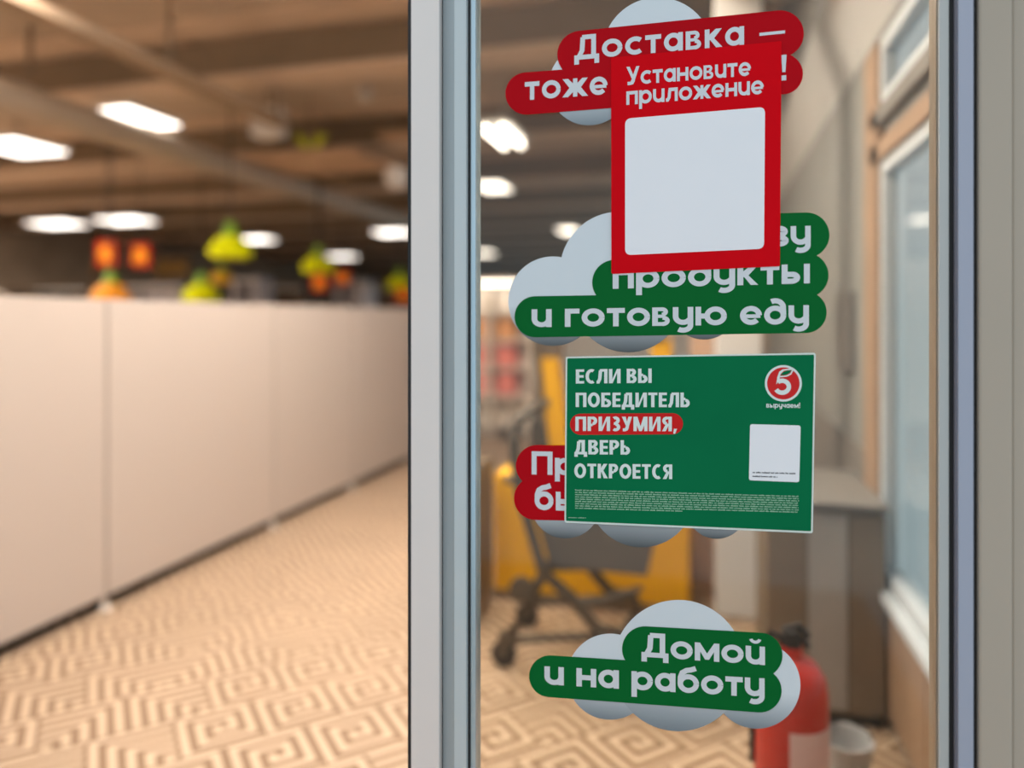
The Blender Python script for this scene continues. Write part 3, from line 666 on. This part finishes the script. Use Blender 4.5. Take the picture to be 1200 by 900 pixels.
# pale boxes and dark gondola tops glimpsed above the partition
def stand(px0, px1, ptop, y, m, lab):
    a = at_y(px0, ptop, y); b2 = at_y(px1, ptop, y)
    r = empty('shelf_unit', ((a.x+b2.x)/2, y, 0), lab, 'shelf', 'shop shelving beyond the partition')
    MB().box((a.x, y, 0), (b2.x, y+.06, a.z)).build('back_panel', m, r); 
    for x in (a.x, b2.x-.04): MB().box((x, y-.45, 0), (x+.04, y, a.z)).build('side_panel', m, r)
    nsh = 5
    for k in range(nsh): z = .12+k*(a.z-.2)/(nsh-1); MB().box((a.x, y-.45, z), (b2.x, y, z+.03)).build('shelf', M_lf, r)
    return a.x, b2.x, a.z
M_dsh = mat('dark_shelf', (.10, .065, .04), .7, var=.4, scale=2); M_gsh = mat('grey_shelf', (.42, .40, .42), .6, var=.2)
stand(-80, 30, 342, 12.5, M_dsh, 'dark shelf unit at the left edge beyond the partition')
stand(60, 118, 338, 14.0, M_dsh, 'dark brown shelf unit between the far lamp and the red signs')
stand(165, 228, 334, 13.0, M_gsh, 'grey shelf unit beyond the partition under the right red sign')
stand(290, 318, 326, 12.0, M_gsh, 'narrow pale shelf unit right of the yellow pendant')
stand(320, 366, 336, 15.0, M_dsh, 'dark shelf unit left of the middle green pendant')
stand(405, 440, 330, 13.5, M_gsh, 'pale grey shelf unit right of the small red signs')
stand(440, 540, 338, 17.0, M_dsh, 'dark shelf unit near the door post')
for px, lab in ((40, 'left'), (95, 'middle'), (200, 'right')):
    p = at_y(px, 330, 18.0)
    r = empty('aisle_board', p)
    MB().box((p.x-.55, 18.0, p.z+.15), (p.x+.55, 18.1, p.z+.65)).build('board', mat('brown_board', (.28, .15, .03), .6), r)
    MB().tube([(p.x, 18.05, p.z+.65), (p.x, 18.05, ZC)], .012, 6).build('cord', M_blk, r)
    tag(r, 'dim brown aisle board hanging far back, %s of three' % lab, 'sign', 'aisle boards')

# ------------------------------------------------------------------ shelf displays seen through the glass at the left
M_pk = mat('pink_goods', (.85, .26, .22), .5, var=.2, scale=9); M_or = mat('orange_goods', (.75, .36, .14), .5, var=.2, scale=9)
M_cr = mat('cream_goods', (.88, .80, .72), .5, var=.1, scale=9)
yd = 9.2
xa, xb = at_y(530, 400, yd).x, at_y(632, 400, yd).x
zt = at_y(560, 352, yd).z
ds = empty('display_rack', ((xa+xb)/2, yd, 0), 'cream display rack with pink and orange goods beside the door stile', 'shelf')
MB().box((xa, yd, 0), (xb, yd+.06, 1.95)).build('back_panel', M_cream, ds)
for x in (xa, (xa+xb)/2, xb-.05): MB().box((x, yd-.40, 0), (x+.05, yd, 1.95)).build('upright', M_cr, ds)
for z in (.12, .5, .85, 1.2, 1.55): MB().box((xa, yd-.38, z), (xb, yd, z+.03)).build('shelf', M_cr, ds)
MB().box((xa, yd-.50, 1.95), (xb, yd+.06, 2.0)).build('added_canopy', M_cr, ds)  # canopy added to carry the glowing strip
MB().box((xa+.1, yd-.49, 1.93), (xb-.1, yd-.43, 1.949)).build('added_fill_strip', mat('rack_fill_glow', (1, .93, .86), .5, emit=9, var=0), ds)  # glowing strip added to brighten the rack and its goods
for z, m, lab in ((.53, M_pk, 'pink'), (.88, M_pk, 'rose'), (1.23, M_or, 'orange'), (1.58, M_cr, 'cream')):
    for j in range(3):
        x = at_y(562, 400, yd).x-.28+j*.30
        tag(MB().box((x, yd-.33, z), (x+.24, yd-.05, z+.27)).build('goods_carton', m, loc=(x+.12, yd-.2, z), bevel=.01), '%s goods carton, %s of its row on the cream display rack' % (lab, ('leftmost', 'middle', 'rightmost')[j]), 'carton', '%s cartons on the display rack' % lab)

# ------------------------------------------------------------------ yellow stand
yq = 3.75
def YP(px, py, y=yq): v = at_y(px, py, y); return (v.x, v.z)
M_y = mat('yellow_plastic', (.95, .50, .004), .5, spec=.1, var=.05); M_brw = mat('dark_brown_trim', (.16, .11, .065), .5)
ys = empty('play_stand', (YP(694, 600)[0], yq+.2, 0), 'large yellow stand with two tall posts behind the shopping trolley', 'stand')
MB().prism([YP(579, 712), YP(579, 556), YP(604, 556), YP(620, 575), YP(808, 575), YP(808, 712)], yq, yq+.45).build('base_cabinet', M_y, ys, bevel=.01)
MB().prism([YP(645, 580), YP(631, 420), YP(652, 420), YP(672, 580)], yq+.02, yq+.12).build('post', M_y, ys, bevel=.004)
MB().prism([YP(640, 580), YP(622, 400), YP(631, 400), YP(647, 580)], yq+.0, yq+.12).build('post_edge', M_brw, ys)
MB().prism([YP(770, 580), YP(762, 398), YP(786, 398), YP(796, 580)], yq+.02, yq+.12).build('post', M_y, ys, bevel=.004)
MB().prism([YP(766, 398), YP(760, 378), YP(776, 378), YP(778, 398)], yq+.0, yq+.12).build('post_edge', M_brw, ys)
MB().prism([YP(622, 418), YP(622, 376), YP(656, 376), YP(656, 418)], yq+.03, yq+.10).build('post_cap', M_brw, ys)
MB().box((YP(575, 600)[0], yq-.02, 0), (YP(806, 600)[0], yq+.45, .045)).build('plinth', M_brw, ys)

# dark bin by the stile
yb0 = 3.28; bx0, bx1 = at_y(520, 600, yb0).x, at_y(579, 600, yb0+.38).x
bn = empty('waste_bin', ((bx0+bx1)/2, 3.45, 0), 'dark brown waste bin beside the yellow stand, half behind the door stile', 'bin')
zt = at_y(570, 552, yb0).z
MB().box((bx0, yb0, .10), (bx1, yb0+.38, zt)).build('bin_body', M_brw, bn, bevel=.01)
for j in range(4):
    x = bx0+(bx1-bx0)*(j+.5)/4; MB().box((x-.018, yb0-.012, .14), (x+.018, yb0+.002, zt-.06)).build('slat', mat('bin_slat', (.22, .18, .16), .4), bn)
MB().box((bx0+.01, yb0+.02, 0), (bx1-.01, yb0+.36, .10)).build('bin_foot', mat('taupe', (.28, .22, .17), .6), bn)

# ------------------------------------------------------------------ shopping trolley
yc = 3.0; hw = .22
M_cg = mat('trolley_grey', (.115, .10, .085), .5); M_ch = mat('trolley_dark_metal', (.085, .068, .05), .4, metal=.3)
def T(px, py, y): v = at_y(px, py, yc); return Vector((v.x, y, v.z))
tr = empty('shopping_trolley', (at_y(680, 700, yc).x, yc+hw, 0), 'dark grey shopping trolley with a raised loop handle in front of the yellow stand', 'trolley')
lo = [T(642, 668, 0), T(757, 680, 0), T(778, 585, 0), T(618, 575, 0)]
def shell(pts, y0, y1, tp):
    mb = MB(); k0 = len(pts)
    A_ = [(p.x, y0+(tp if i < 2 else 0), p.z) for i, p in enumerate(pts)]; B_ = [(p.x, y1-(tp if i < 2 else 0), p.z) for i, p in enumerate(pts)]
    mb.quad(*A_); mb.quad(*B_[::-1]); mb.quad(A_[0], B_[0], B_[1], A_[1]); mb.quad(A_[1], B_[1], B_[2], A_[2]); mb.quad(A_[3], B_[3], B_[0], A_[0])
    return mb
bk = shell(lo, yc, yc+2*hw, .05).build('basket', M_cg, tr)
sm = bk.modifiers.new('thick', 'SOLIDIFY'); sm.thickness = .012
rim = [T(618, 575, yc), T(778, 585, yc), T(778, 585, yc+2*hw), T(618, 575, yc+2*hw), T(618, 575, yc)]
MB().tube(rim, .014).build('basket_rim', M_ch, tr)
for y in (yc+.01, yc+2*hw-.01):
    MB().tube([T(604, 545, y), T(612, 590, y), T(636, 672, y), T(668, 700, y), T(700, 738, y), T(735, 745, y)], .026).build('side_frame', M_ch, tr)
    MB().tube([T(640, 668, y), T(620, 700, y), T(598, 745, y), T(588, 768, y)], .026).build('rear_leg', M_ch, tr)
    MB().tube([T(588, 752, y), T(660, 748, y), T(735, 745, y)], .019).build('base_rail', M_ch, tr)
    MB().tube([T(622, 706, y), T(700, 706, y), T(752, 690, y)], .013).build('lower_rail', M_ch, tr)
    for px in (590, 735):
        c_ = T(px, 772, y); c_.z = .058
        wl = MB().lathe(c_, [(.012, -.016), (.056, -.014), (.058, 0), (.056, .014), (.012, .016)], 18, 'y').build('wheel', M_blk, tr)
        MB().box((c_.x-.02, y-.022, .05), (c_.x+.02, y+.022, .15)).build('wheel_fork', M_ch, wl)
        MB().tube([(c_.x, y, .14), T(px, 745, y)], .014).build('castor_stem', M_ch, tr)
# loop handle
hl = [T(603, 550, yc+.02), T(600, 515, yc+.02), T(606, 494, yc+.03), T(617, 484, yc+.07)]
hr = [Vector((p.x, 2*(yc+hw)-p.y, p.z)) for p in hl][::-1]
MB().tube(hl+hr, .024).build('handle', M_ch, tr)
MB().tube([T(617, 484, yc+.07), T(634, 505, yc+.05), T(642, 560, yc+.03)], .013).build('handle_brace', M_ch, tr)
MB().prism([(p.x, p.z) for p in (T(606, 545, 0), T(640, 548, 0), T(646, 590, 0), T(612, 590, 0))], yc+.03, yc+2*hw-.03).build('child_seat_panel', M_cg, tr)
MB().lathe(T(612, 688, yc-.02), [(.001, -.02), (.05, -.018), (.05, .018), (.001, .02)], 16, 'y').build('hub_disc', M_ch, tr)
MB().tube([T(578, 573, yc+.2), T(618, 576, yc+.2)], .022).build('rear_bar', M_ch, tr)

# ------------------------------------------------------------------ fire extinguisher behind the lower cloud
ye = 2.15; pc_ = at_y(927, 800, ye)
ex = empty('fire_extinguisher', (pc_.x, ye, 0), 'red fire extinguisher with black hose and pale label behind the lowest cloud sticker', 'fire extinguisher')
R_ = .098
M_er = mat('extinguisher_red', (.50, .02, .012), .35, var=.03)
zt = at_y(927, 770, ye).z
MB().lathe((pc_.x, ye, 0), [(.001, .13), (R_*.93, .13), (R_, .15), (R_, zt-.10), (R_*.93, zt-.05), (R_*.70, zt-.015), (R_*.35, zt), (.03, zt+.005), (.03, zt+.035)], 32).build('cylinder', M_er, ex)
lb = MB(); n_ = 14
for i in range(n_):
    a0 = math.radians(-98+105*i/n_); a1 = math.radians(-98+105*(i+1)/n_); rr = R_+.001
    lb.quad((pc_.x+rr*math.cos(a0), ye+rr*math.sin(a0), .20), (pc_.x+rr*math.cos(a1), ye+rr*math.sin(a1), .20), (pc_.x+rr*math.cos(a1), ye+rr*math.sin(a1), zt-.16), (pc_.x+rr*math.cos(a0), ye+rr*math.sin(a0), zt-.16))
lb.smooth = True; lb.build('label_sheet', mat('pale_pink_label', (.72, .50, .50), .5), ex)
MB().lathe((pc_.x, ye, zt+.03), [(.001, .05), (.024, .045), (.026, 0), (.001, 0)], 14).build('valve', M_blk, ex)
MB().tube([(pc_.x-.02, ye, zt+.075), (pc_.x+.02, ye, zt+.09), (pc_.x+.045, ye, zt+.06)], .009).build('lever', M_blk, ex)
MB().tube([(pc_.x-.02, ye, zt+.055), (pc_.x+.02, ye, zt+.06), (pc_.x+.045, ye, zt+.035)], .009).build('carry_handle', M_blk, ex)
MB().tube([(pc_.x-.02, ye-.01, zt+.05), (pc_.x-.055, ye-.02, zt+.07), (pc_.x-.085, ye-.03, zt+.03), (pc_.x-.098, ye-.02, zt-.08), (pc_.x-.100, ye, zt-.3)], .012).build('hose', M_blk, ex)
for a_ in (0, 2.1, 4.2):
    MB().tube([(pc_.x+.05*math.cos(a_), ye+.05*math.sin(a_), .14), (pc_.x+.10*math.cos(a_), ye+.10*math.sin(a_), 0.0)], .008).build('stand_leg', M_blk, ex)
